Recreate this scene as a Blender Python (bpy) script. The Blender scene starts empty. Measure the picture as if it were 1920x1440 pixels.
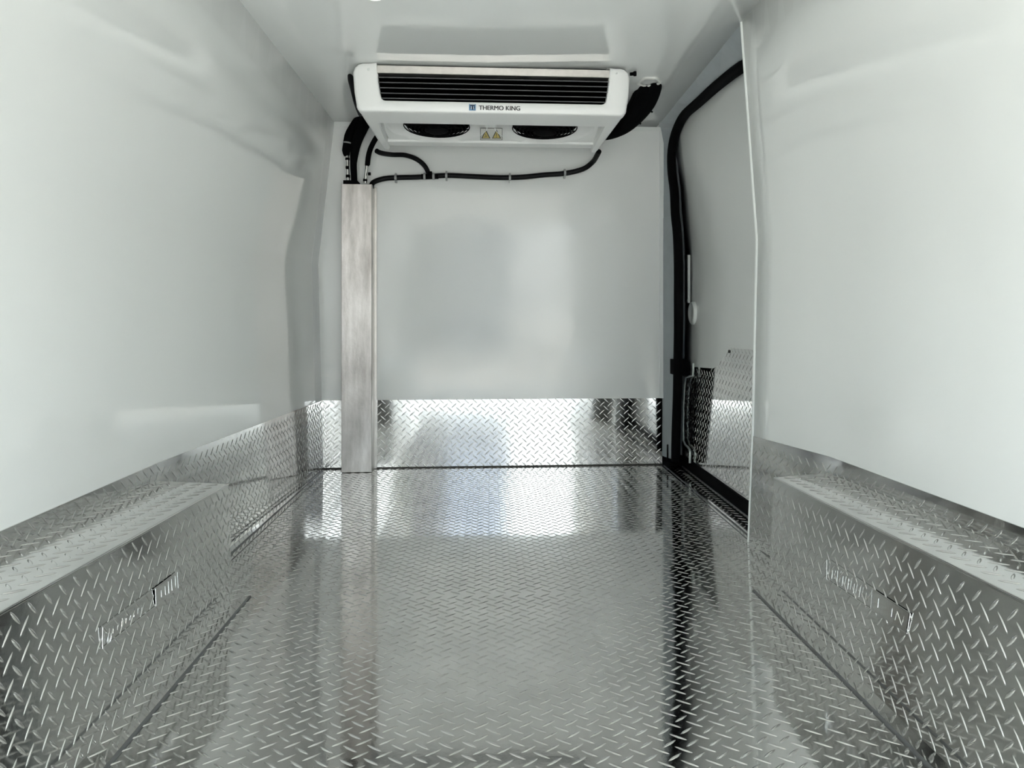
import bpy, math, random
from mathutils import Vector, Matrix
random.seed(7)
S = bpy.context.scene
C = bpy.context.collection
PI = math.pi
# ------------------------------------------------------------------ camera, world, sun, exposure
F = 1400.0; VX = 915.0; VY = 595.0; H = 0.69
YAW = math.asin(0.0645); CXP = VX+F*math.tan(YAW)       # camera turned slightly right of the van's axis
cam_d = bpy.data.cameras.new('camera'); cam = bpy.data.objects.new('camera', cam_d); C.objects.link(cam)
cam_d.sensor_width = 36; cam_d.lens = 36*F/1920
cam_d.shift_x = (960-CXP)/1920; cam_d.shift_y = (VY-720)/1920
cam.location = (0, 0, H); cam.rotation_euler = (PI/2, 0, -YAW)
cam_d.clip_start = 0.05; cam_d.clip_end = 300
S.camera = cam
S.view_settings.view_transform = 'Standard'; S.view_settings.look = 'None'
S.view_settings.gamma = 1; S.view_settings.use_curve_mapping = False
S.view_settings.exposure = 2.87
w = bpy.data.worlds.new('sky'); S.world = w; w.use_nodes = True
nt = w.node_tree; nt.nodes.clear()
wo = nt.nodes.new('ShaderNodeOutputWorld'); bg = nt.nodes.new('ShaderNodeBackground')
tc = nt.nodes.new('ShaderNodeTexCoord'); sep = nt.nodes.new('ShaderNodeSeparateXYZ')
ramp = nt.nodes.new('ShaderNodeValToRGB'); nz = nt.nodes.new('ShaderNodeTexNoise'); mx = nt.nodes.new('ShaderNodeMixRGB')
nt.links.new(tc.outputs['Generated'], sep.inputs[0]); nt.links.new(sep.outputs['Z'], ramp.inputs[0])
ramp.color_ramp.elements[0].position = 0.0; ramp.color_ramp.elements[0].color = (0.565, 0.58, 0.565, 1)
em = ramp.color_ramp.elements.new(0.32); em.color = (1.0, 1.02, 0.99, 1)
ramp.color_ramp.elements[1].position = 0.6; ramp.color_ramp.elements[1].color = (0.68, 0.78, 0.85, 1)
nz.inputs['Scale'].default_value = 2.2; nz.inputs['Detail'].default_value = 5
nt.links.new(tc.outputs['Generated'], nz.inputs['Vector'])
mx.blend_type = 'MULTIPLY'; mx.inputs['Fac'].default_value = 0.25
nt.links.new(nz.outputs['Fac'], mx.inputs['Color2']); nt.links.new(ramp.outputs['Color'], mx.inputs['Color1'])
nt.links.new(mx.outputs['Color'], bg.inputs['Color']); bg.inputs['Strength'].default_value = 1.25
nt.links.new(bg.outputs[0], wo.inputs[0])
sun_d = bpy.data.lights.new('sun', 'SUN'); sun = bpy.data.objects.new('sun', sun_d); C.objects.link(sun)
sun_d.energy = 3.0; sun_d.angle = 0.02; sun_d.color = (1.0, 0.97, 0.92)
sun.rotation_euler = (math.radians(-2), math.radians(-43), 0)   # high sun from the van's left: it does not reach inside

# ------------------------------------------------------------------ projection helpers (metres; van axis = +Y)
O = Vector((0, 0, H))
def ray(px, py):
    a = (px-CXP)/F; c_, s_ = math.cos(YAW), math.sin(YAW)
    return Vector((c_*a+s_, -s_*a+c_, -(py-VY)/F))
def hitY(px, py, Y): d = ray(px, py); return O+d*(Y/d.y)
def hitX(px, py, X): d = ray(px, py); return O+d*(X/d.x)
def hitP(px, py, p, n): d = ray(px, py); return O+d*((p-O).dot(n)/d.dot(n))
YB = 3.448                                              # bulkhead
def bY(x): return YB
BP = Vector((-0.741, YB, 0)); BN = Vector((0, -1, 0))
def hitB(px, py, off=0.0): return hitP(px, py, BP+BN*off, BN)

# ------------------------------------------------------------------ materials
def mat(name, col, rough=0.5, metal=0.0, bump=0.0, bscale=200, var=0.0, vscale=4, coat=0.0, spec=0.5, col2=None, stretch=None, emit=None, rvar=0.0):
    m = bpy.data.materials.new(name); m.use_nodes = True
    t = m.node_tree; b = t.nodes['Principled BSDF']
    b.inputs['Base Color'].default_value = (*col, 1); b.inputs['Roughness'].default_value = rough
    b.inputs['Metallic'].default_value = metal; b.inputs['Specular IOR Level'].default_value = spec
    b.inputs['Coat Weight'].default_value = coat; b.inputs['Coat Roughness'].default_value = 0.06
    co = t.nodes.new('ShaderNodeTexCoord'); src = co.outputs['Object']
    if stretch:
        mp = t.nodes.new('ShaderNodeMapping'); mp.inputs['Scale'].default_value = stretch
        t.links.new(src, mp.inputs['Vector']); src = mp.outputs['Vector']
    if var:
        n = t.nodes.new('ShaderNodeTexNoise'); n.inputs['Scale'].default_value = vscale; n.inputs['Detail'].default_value = 8
        n.inputs['Roughness'].default_value = 0.65
        t.links.new(src, n.inputs['Vector'])
        r = t.nodes.new('ShaderNodeValToRGB')
        r.color_ramp.elements[0].position = 0.35; r.color_ramp.elements[1].position = 0.68
        c2 = col2 or tuple(c*(1-var) for c in col)
        r.color_ramp.elements[0].color = (*c2, 1); r.color_ramp.elements[1].color = (*col, 1)
        t.links.new(n.outputs['Fac'], r.inputs[0]); t.links.new(r.outputs[0], b.inputs['Base Color'])
    if rvar:
        n2 = t.nodes.new('ShaderNodeTexNoise'); n2.inputs['Scale'].default_value = 6; n2.inputs['Detail'].default_value = 6
        t.links.new(src, n2.inputs['Vector'])
        mr = t.nodes.new('ShaderNodeMapRange'); mr.inputs['To Min'].default_value = rough-rvar; mr.inputs['To Max'].default_value = rough+rvar
        mr.inputs['From Min'].default_value = 0.3; mr.inputs['From Max'].default_value = 0.7
        t.links.new(n2.outputs['Fac'], mr.inputs['Value']); t.links.new(mr.outputs[0], b.inputs['Roughness'])
    if bump:
        n3 = t.nodes.new('ShaderNodeTexNoise'); n3.inputs['Scale'].default_value = bscale; n3.inputs['Detail'].default_value = 3
        t.links.new(co.outputs['Object'], n3.inputs['Vector'])
        bp = t.nodes.new('ShaderNodeBump'); bp.inputs['Strength'].default_value = bump; bp.inputs['Distance'].default_value = 0.001
        t.links.new(n3.outputs['Fac'], bp.inputs['Height']); t.links.new(bp.outputs[0], b.inputs['Normal'])
    if emit:
        b.inputs['Emission Color'].default_value = (*emit[0], 1); b.inputs['Emission Strength'].default_value = emit[1]
    return m
M = {
 'liner':   mat('white_fibreglass_liner', (0.855, 0.875, 0.86), 0.07, bump=0.05, bscale=40, rvar=0.02, spec=0.6),
 'bulk':    mat('white_bulkhead_gelcoat', (0.855, 0.875, 0.86), 0.12, bump=0.9, bscale=10, rvar=0.05, spec=0.55),
 'tread':   mat('aluminium_tread_plate', (0.76, 0.76, 0.745), 0.075, 1.0, bump=0.10, bscale=45, var=0.12, vscale=9, rvar=0.025),
 'door':    mat('door_liner', (0.83, 0.85, 0.835), 0.2, bump=0.05, bscale=60),
 'frame':   mat('grey_painted_steel', (0.36, 0.40, 0.42), 0.35, bump=0.2, bscale=80, var=0.12, vscale=12),
 'trim':    mat('white_edge_trim', (0.82, 0.85, 0.83), 0.3),
 'unit':    mat('unit_white_plastic', (0.93, 0.94, 0.925), 0.38, bump=0.3, bscale=500),
 'black':   mat('black_rubber', (0.002, 0.002, 0.0025), 0.8, spec=0.08),
 'foam':    mat('black_foam_insulation', (0.002, 0.002, 0.0025), 0.9, spec=0.08, bump=0.6, bscale=120),
 'hose':    mat('black_drain_hose', (0.003, 0.003, 0.004), 0.5, spec=0.18),
 'slat':    mat('dark_grille_slat', (0.13, 0.135, 0.14), 0.5, spec=0.3),
 'dark':    mat('dark_interior', (0.001, 0.001, 0.001), 0.9, spec=0.02),
 'alu':     mat('aluminium_strip', (0.62, 0.60, 0.57), 0.35, 1.0, bump=0.3, bscale=300, var=0.12, vscale=30),
 'duct':    mat('worn_aluminium', (0.64, 0.62, 0.60), 0.36, 0.85, bump=0.5, bscale=60, var=0.3, vscale=16, stretch=(1, 1, 0.22), col2=(0.36, 0.34, 0.32), rvar=0.08),
 'fitting': mat('plated_pipe_fitting', (0.7, 0.7, 0.68), 0.25, 1.0),
 'sealant': mat('dark_sealant', (0.05, 0.048, 0.042), 0.6),
 'seam':    mat('dull_metal_seam', (0.16, 0.165, 0.165), 0.45, 0.6),
 'white_s': mat('white_sealant', (0.85, 0.86, 0.82), 0.35, bump=0.8, bscale=60),
 'text':    mat('dark_grey_lettering', (0.03, 0.03, 0.03), 0.5),
 'blue':    mat('blue_logo', (0.10, 0.24, 0.42), 0.4),
 'navy':    mat('navy_logo_mark', (0.01, 0.02, 0.05), 0.4),
 'yellow':  mat('yellow_warning', (0.72, 0.58, 0.16), 0.5),
 'label':   mat('silver_label', (0.78, 0.77, 0.72), 0.35),
 'steel':   mat('door_edge_steel', (0.55, 0.60, 0.58), 0.3, 0.3),
 'clip':    mat('grey_clip', (0.35, 0.36, 0.36), 0.4),
 'lens':    mat('lamp_lens', (0.9, 0.9, 0.88), 0.3, emit=((1, 1, 0.95), 0.6)),
 'body':    mat('van_body_white', (0.6, 0.62, 0.62), 0.4),
 'ground':  mat('pale_concrete', (0.52, 0.50, 0.46), 0.9, var=0.2, vscale=0.8, bump=0.3, bscale=10),
 'facade':  mat('blue_grey_render', (0.04, 0.042, 0.052), 0.9, spec=0.0, var=0.15, vscale=0.5),
 'glass':   mat('dark_window', (0.02, 0.03, 0.05), 0.1),
 'shutter': mat('grey_shutter', (0.055, 0.06, 0.075), 0.8, spec=0.0),
 'refl_grey':    mat('grey_reflection_tone', (0.11, 0.11, 0.115), 0.9, spec=0.0),
 'refl_blue':   mat('light_blue_reflection_tone', (0.20, 0.23, 0.29), 0.9, spec=0.0),
 'panel':   mat('pale_blue_panel', (0.12, 0.14, 0.18), 0.8, spec=0.0),
}

# ------------------------------------------------------------------ mesh builder
class MB:
    def __init__(s): s.v = []; s.f = []; s.sm = []; s.mi = []; s.cur = 0
    def add(s, vs, fs, smooth=False):
        o = len(s.v); s.v += [tuple(a) for a in vs]
        for f in fs: s.f.append([i+o for i in f]); s.sm.append(smooth); s.mi.append(s.cur)
    def box(s, a, b, mtx=None):
        x0, y0, z0 = a; x1, y1, z1 = b
        vs = [Vector(p) for p in ((x0,y0,z0),(x1,y0,z0),(x1,y1,z0),(x0,y1,z0),(x0,y0,z1),(x1,y0,z1),(x1,y1,z1),(x0,y1,z1))]
        if mtx: vs = [mtx @ p for p in vs]
        s.add(vs, [(3,2,1,0),(4,5,6,7),(0,1,5,4),(1,2,6,5),(2,3,7,6),(3,0,4,7)])
    def rbox(s, a, b, r, mtx=None):
        """box with chamfered edges"""
        a = Vector(a); b = Vector(b); c = (a+b)/2; h = (b-a)/2
        vs = []; ix = {}
        for sx in (-1,1):
            for sy in (-1,1):
                for sz in (-1,1):
                    for k in range(3):
                        q = Vector((sx*h.x, sy*h.y, sz*h.z))
                        for j in range(3):
                            if j != k: q[j] -= (sx, sy, sz)[j]*r
                        ix[(sx,sy,sz,k)] = len(vs); vs.append(c+q)
        fs = []
        for k in range(3):
            i, j = [m for m in range(3) if m != k]
            for sg in (-1, 1):
                loop = []
                for (p, q) in ((-1,-1),(1,-1),(1,1),(-1,1)):
                    t = [0,0,0]; t[k] = sg; t[i] = p; t[j] = q; loop.append(ix[(*t, k)])
                fs.append(loop)
            for p in (-1,1):
                for q in (-1,1):
                    t0 = [0,0,0]; t0[i] = p; t0[j] = q; t1 = list(t0); t0[k] = -1; t1[k] = 1
                    fs.append([ix[(*t0,i)], ix[(*t1,i)], ix[(*t1,j)], ix[(*t0,j)]])
        for sx in (-1,1):
            for sy in (-1,1):
                for sz in (-1,1): fs.append([ix[(sx,sy,sz,k)] for k in range(3)])
        if mtx: vs = [mtx @ p for p in vs]
        s.add(vs, fs)
    def prism(s, pts, d):
        """pts: planar 3D polygon, extruded by vector d"""
        n = len(pts); d = Vector(d); p = [Vector(q) for q in pts]
        s.add(p+[q+d for q in p], [list(range(n))[::-1], list(range(n, 2*n))]+[(i, (i+1)%n, n+(i+1)%n, n+i) for i in range(n)])
    def loft(s, A, B, smooth=False, close=False):
        n = len(A); m = n if close else n-1
        s.add(list(A)+list(B), [(i, (i+1)%n, n+(i+1)%n, n+i) for i in range(m)], smooth)
    def grid(s, rows, smooth=True):
        n = len(rows[0]); vs = [p for r in rows for p in r]
        s.add(vs, [(i*n+j, i*n+j+1, (i+1)*n+j+1, (i+1)*n+j) for i in range(len(rows)-1) for j in range(n-1)], smooth)
    def tube(s, path, r, seg=12, sub=4, cap=True):
        p = [Vector(q) for q in path]
        rr = r if isinstance(r, (list, tuple)) else [r]*len(p)
        if sub > 1 and len(p) > 2:
            out = []; ro = []
            for i in range(len(p)-1):
                a = p[max(i-1,0)]; b = p[i]; c = p[i+1]; d = p[min(i+2,len(p)-1)]
                for k in range(sub):
                    t = k/sub
                    out.append(0.5*((2*b)+(c-a)*t+(2*a-5*b+4*c-d)*t*t+(-a+3*b-3*c+d)*t**3)); ro.append(rr[i]*(1-t)+rr[i+1]*t)
            out.append(p[-1]); ro.append(rr[-1]); p, rr = out, ro
        vs = []; n = len(p); ref = None
        for i in range(n):
            t = (p[min(i+1,n-1)]-p[max(i-1,0)]).normalized()
            if ref is None: ref = t.orthogonal().normalized()
            ref = (ref - t*ref.dot(t)).normalized(); b = t.cross(ref)
            for k in range(seg):
                a = 2*PI*k/seg; vs.append(p[i]+(ref*math.cos(a)+b*math.sin(a))*rr[i])
        fs = [(i*seg+k, i*seg+(k+1)%seg, (i+1)*seg+(k+1)%seg, (i+1)*seg+k) for i in range(n-1) for k in range(seg)]
        s.add(vs, fs, True)
        if cap: s.add(vs[:seg], [list(range(seg))[::-1]]); s.add(vs[-seg:], [list(range(seg))])
    def lathe(s, prof, mtx, seg=32, smooth=True):
        vs = [mtx @ Vector((r*math.cos(2*PI*k/seg), r*math.sin(2*PI*k/seg), z)) for r, z in prof for k in range(seg)]
        s.add(vs, [(i*seg+k, i*seg+(k+1)%seg, (i+1)*seg+(k+1)%seg, (i+1)*seg+k) for i in range(len(prof)-1) for k in range(seg)], smooth)
    def cap(s, r, z, mtx, seg=32):
        s.add([mtx @ Vector((r*math.cos(2*PI*k/seg), r*math.sin(2*PI*k/seg), z)) for k in range(seg)], [list(range(seg))])
    # raised bars of the tread plate on a bilinear patch
    def bars(s, P00, P10, P11, P01, m=(0.004,)*4, test=None, flip=1, ang=42, pu=0.038, pv=0.0365, L=0.0172, W=0.0030, hh=0.0020, o=(0.0, 0.0)):
        P00, P10, P11, P01 = map(Vector, (P00, P10, P11, P01))
        lu = ((P10-P00).length+(P11-P01).length)/2; lv = ((P01-P00).length+(P11-P10).length)/2
        def pos(u, v):
            a = u/lu; b = v/lv
            return P00*(1-a)*(1-b)+P10*a*(1-b)+P11*a*b+P01*(1-a)*b
        ca, sa = math.cos(math.radians(ang)), math.sin(math.radians(ang))
        prof = []
        for q in (-0.72, -0.36, 0, 0.36, 0.72):
            wv = W*(1-q*q)**0.7
            for t in (-1, -0.55, 0, 0.55, 1):
                prof.append((q*L, t*wv, hh*(1-abs(t)**1.7)*(1-q*q)**0.5 - 0.0001))
        prof += [(-L, 0, -0.0001), (L, 0, -0.0001)]
        fs = [(i*5+j, (i+1)*5+j, (i+1)*5+j+1, i*5+j+1) for i in range(4) for j in range(4)]
        fs += [(25, j, j+1) for j in range(4)] + [(26, 21+j, 20+j) for j in range(4)]
        fs = [tuple(reversed(f)) for f in fs] if flip < 0 else fs
        for odd in (0, 1):
            sg = 1 if odd else -1
            i0 = 0
            while True:
                u = (i0+0.5*odd)*pu + o[0]; i0 += 1
                if u > lu: break
                j0 = 0
                while True:
                    v = (j0+0.5*odd)*pv + o[1]; j0 += 1
                    if v > lv: break
                    if u < m[0] or u > lu-m[1] or v < m[2] or v > lv-m[3]: continue
                    p = pos(u, v)
                    if test and not test(p, u, v): continue
                    eu = (pos(u+0.01, v)-pos(u-0.01, v)).normalized(); ev0 = (pos(u, v+0.01)-pos(u, v-0.01))
                    nn = eu.cross(ev0).normalized()*flip; ev = (ev0-eu*eu.dot(ev0)).normalized()
                    a = eu*ca+ev*sa*sg; b = -eu*sa*sg+ev*ca
                    s.add([p+a*x+b*y+nn*z for x, y, z in prof], fs, True)
    def build(s, name, mats, parent=None, fixn=False):
        me = bpy.data.meshes.new(name); me.from_pydata(s.v, [], s.f)
        if not isinstance(mats, (list, tuple)): mats = [mats]
        for m_ in mats: me.materials.append(M[m_])
        me.polygons.foreach_set('use_smooth', s.sm); me.polygons.foreach_set('material_index', s.mi)
        me.update()
        if fixn:
            import bmesh
            bm = bmesh.new(); bm.from_mesh(me); bmesh.ops.remove_doubles(bm, verts=bm.verts, dist=1e-6)
            bmesh.ops.recalc_face_normals(bm, faces=bm.faces); bm.to_mesh(me); bm.free()
        o = bpy.data.objects.new(name, me); C.objects.link(o)
        if parent: o.parent = parent
        return o
def tag(o, label=None, cat=None, group=None, kind=None):
    if label: o['label'] = label
    if cat: o['category'] = cat
    if group: o['group'] = group
    if kind: o['kind'] = kind
    return o
def empty(name, loc=(0,0,0), rz=0):
    o = bpy.data.objects.new(name, None); C.objects.link(o); o.location = loc; o.rotation_euler = (0,0,rz); o.empty_display_size = 0.1
    return o
def text_mesh(txt, size, off=0.0):
    cu = bpy.data.curves.new('t', 'FONT'); cu.body = txt; cu.size = size; cu.offset = off; cu.align_x = 'CENTER'; cu.align_y = 'CENTER'; cu.extrude = 0.0004
    ob = bpy.data.objects.new('t', cu); C.objects.link(ob); bpy.context.view_layer.update()
    me = bpy.data.meshes.new_from_object(ob.evaluated_get(bpy.context.evaluated_depsgraph_get()))
    vs = [v.co.copy() for v in me.vertices]; fs = [tuple(p.vertices) for p in me.polygons]
    bpy.data.objects.remove(ob); bpy.data.curves.remove(cu); bpy.data.meshes.remove(me)
    return vs, fs

# ------------------------------------------------------------------ the load space
YR = -0.25                                              # rear opening
LS = [(3.45, -.748, -.753, -.770, -.697), (2.95, -.760, -.778, -.788, -.696), (2.45, -.772, -.798, -.805, -.695), (1.92, -.785, -.818, -.825, -.693),
      (1.25, -.785, -.805, -.828, -.693), (YR, -.785, -.805, -.828, -.693)]
RS = [(2.245, .800, .813, .826, .777), (1.845, .835, .868, .872, .777), (1.135, .835, .853, .872, .777), (YR, .835, .853, .872, .777)]
ZK, ZT = 0.93, 1.577
def interp(ST, Y):
    for a, b in zip(ST, ST[1:]):
        if a[0] >= Y >= b[0]:
            t = (a[0]-Y)/(a[0]-b[0]); return [a[k]*(1-t)+b[k]*t for k in range(1, 5)]
    return list(ST[0][1:]) if Y > ST[0][0] else list(ST[-1][1:])
def zdl(Y): return 0.312+(3.45-min(Y, 3.45))*0.0115
def zdr(Y): return 0.326+(2.245-Y)*0.026
def ztop(x, Y): return ZT + (0.0 if x < 0 else 0.016*max(0, (3.45-max(Y, 1.5)))*min(1, x/0.78))
def wall_rows(ST, Y, sgn, zd):
    f, d, k, t = interp(ST, Y); zt = ztop(sgn, Y); z0 = zd(Y)
    pts = [(f, -0.01), (d, z0)]
    for z in (0.5, 0.7, ZK-0.06, ZK-0.03, ZK-0.012):
        a = (z-z0)/(ZK-z0); pts.append((d*(1-a)+k*a, z))
    pts.append((k-(k-t)*0.004, ZK))
    for z in (ZK+0.012, ZK+0.03, ZK+0.06, 1.15, 1.35, zt+0.012):
        a = (z-ZK)/(zt-ZK); pts.append((k*(1-a)+t*a, z))
    return [(x, Y, z) for x, z in pts]
def ylist(ST, Y0, Y1, n):
    ks = [Y0]+[q[0] for q in ST if Y1+0.01 < q[0] < Y0-0.01]+[Y1]; out = [Y0]
    for a, b in zip(ks, ks[1:]): out += [a+(b-a)*(i+1)/n for i in range(n)]
    return out
def side_wall(ST, sgn, zd, name, Y0, Y1, n=4):
    mb = MB(); rows = [wall_rows(ST, Y, sgn, zd) for Y in ylist(ST, Y0, Y1, n)]
    mb.grid(rows); back = [[(x+sgn*0.03, y, z) for x, y, z in r] for r in rows]
    mb.grid([r[::-1] for r in back])
    mb.loft(rows[0], back[0]); mb.loft(rows[-1], back[-1]); mb.loft([r[-1] for r in rows], [r[-1] for r in back]); mb.loft([r[0] for r in rows], [r[0] for r in back])
    return tag(mb.build(name, 'liner', fixn=True), kind='structure')
side_wall(LS, -1, zdl, 'wall_left', 3.448, YR)
side_wall(RS, 1, zdr, 'wall_right', 2.245, YR)

mb = MB()                                               # bulkhead
pts = []
for x in (-0.86, 0.8125): pts.append(Vector((x, bY(x), 0)))
a, b = pts; up = Vector((0, 0, 1.62)); dn = Vector((0, 0, -0.03)); bk = -BN*0.04
mb.prism([a+dn, b+dn, b+up, a+up], bk)
tag(mb.build('wall_front', 'bulk', fixn=True), kind='structure')

mb = MB()                                               # ceiling, gently cambered
rows = []
for i in range(14):
    Y = 3.62+(YR-3.62)*i/13
    rows.append([(x, Y, ztop(x, Y)) for x in (-0.75, -0.4, 0, 0.2, 0.4, 0.6, 0.785 if Y > 2.2 else 0.82)])
mb.grid(rows); mb.grid([[(x, y, z+0.03) for x, y, z in r][::-1] for r in rows])
mb.loft([r[-1] for r in rows], [(r[-1][0], r[-1][1], r[-1][2]+0.03) for r in rows])
tag(mb.build('ceiling', 'liner', fixn=True), kind='structure')

mb = MB()                                               # floor
mb.box((-0.85, YR, -0.03), (0.97, 3.62, 0.0))
mb.bars((-0.60, YR, 0), (0.685, YR, 0), (0.685, 1.86, 0), (-0.60, 1.86, 0), ang=38, hh=0.0017, m=(0.01, 0.01, 0, 0))
mb.bars((-0.74, 1.875, 0), (0.815, 1.875, 0), (0.815, 3.46, 0), (-0.74, 3.46, 0), ang=38, hh=0.0017, m=(0.01, 0.01, 0, 0), test=lambda p, u, v: p.y < bY(p.x)-0.012, o=(0.012, 0.004))
mb.bars((0.83, 2.25, 0), (0.93, 2.25, 0), (0.93, 3.42, 0), (0.83, 3.42, 0), ang=38)
tag(mb.build('floor', 'tread'), kind='structure')

# tread-plate baseboards
def side_base(ST, sgn, zd, name, Y0, Y1, n):
    mb = MB(); T = 0.003
    def row(Y):
        f, d, k, t = interp(ST, Y); z0 = zd(Y)
        return [Vector((f-sgn*T, Y, 0.0)), Vector((d-sgn*T, Y, z0))]
    rows = [row(Y) for Y in ylist(ST, Y0, Y1, 1)]; n = len(rows)-1
    fine = [row(Y) for Y in ylist(ST, Y0, Y1, 5)]
    mb.grid([[q[0]*(1-k/5)+q[1]*(k/5) for k in range(6)] for q in fine], True); mb.loft([r[1] for r in rows], [r[1]+Vector((sgn*T, 0, 0)) for r in rows])
    mb.loft(rows[-1], [p+Vector((sgn*T, 0, 0)) for p in rows[-1]]); mb.loft(rows[0], [p+Vector((sgn*T, 0, 0)) for p in rows[0]])
    # lattice laid out segment by segment
    for i in range(n):
        ya, yb = rows[i][0].y, rows[i+1][0].y
        off = (math.ceil(abs(ya-Y0)/0.038)*0.038-abs(ya-Y0))
        offo = off
        P00, P10, P01, P11 = rows[i][0], rows[i+1][0], rows[i][1], rows[i+1][1]
        mb.bars(P00, P10, P11, P01, m=(0, 0, 0.004, 0.012), flip=(1 if sgn > 0 else -1)*(1), o=(offo-0.038 if offo > 0.019 else offo, 0.01))
    return tag(mb.build(name, 'tread'), kind='structure')
side_base(LS, -1, zdl, 'baseboard_left', 3.444, YR, 3)
side_base(RS, 1, zdr, 'baseboard_right', 2.24, YR, 3)
mb = MB()
zb = 0.3125
a = Vector((-0.75, bY(-0.75), 0))+BN*0.003; b = Vector((0.8125, bY(0.8125), 0))+BN*0.003; up = Vector((0, 0, zb))
mb.prism([a, b, b+up, a+up], -BN*0.003)
mb.bars(a, b, b+up, a+up, m=(0.006, 0.008, 0.006, 0.008), o=(0.006, 0.012))
tag(mb.build('baseboard_front', 'tread'), kind='structure')

# seams: sealant where floor meets bulkhead, plate joints along the sides
mb = MB()
mb.prism([a+BN*0.004+Vector((0,0,0.0)), b+BN*0.004, b+BN*0.004+Vector((0,0,0.006)), a+BN*0.004+Vector((0,0,0.006))], -BN*0.006)
mb.prism([a+BN*0.016, b+BN*0.016, b+BN*0.014+Vector((0,0,0.0009)), a+BN*0.014+Vector((0,0,0.0009))], -BN*0.002)
tag(mb.build('trim_1', 'sealant'), kind='structure')
mb = MB()
def strip(p, q, w_, h_=0.0012):
    p = Vector(p); q = Vector(q); d = (q-p).normalized(); n = Vector((-d.y, d.x, 0))*w_/2
    mb.prism([p-n, q-n, q+n, p+n], (0, 0, h_))
strip((-0.742, 3.43, 0), (-0.75, 1.9, 0), 0.007)
strip((-0.722, 3.43, 0), (-0.728, 1.9, 0), 0.0025)
tag(mb.build('trim_2', 'seam'), kind='structure')
mb = MB()
strip((0.818, 3.43, 0), (0.823, 1.85, 0), 0.007)
strip((0.802, 3.43, 0), (0.806, 1.85, 0), 0.0025)
tag(mb.build('trim_3', 'seam'), kind='structure')

# white strip down the bulkhead's right edge, bead along ceiling, corner beads
mb = MB()
p = Vector((0.800, bY(0.8), 0.3125)); mb.prism([p, p+Vector((0.018, 0, 0)), p+Vector((0.018, 0, 1.264)), p+Vector((0, 0, 1.264))], BN*0.010)
tag(mb.build('trim_4', 'trim', fixn=True), kind='structure')
mb = MB()
q0 = Vector((-0.70, bY(-0.7), 1.577)); q1 = Vector((0.81, bY(0.81), 1.577))
mb.prism([q0, q0+BN*0.012, q0+Vector((0,0,-0.018))], q1-q0)
tag(mb.build('trim_5', 'trim', fixn=True), kind='structure')
mb = MB()                                               # bead up the rear edge of the door opening
prof = wall_rows(RS, 2.245, 1, zdr)
mb.tube([(x-0.001, y+0.001, max(z, 0.0)) for x, y, z in prof], 0.0048, 8, 1)
tag(mb.build('trim_6', 'trim'), kind='structure')

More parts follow.
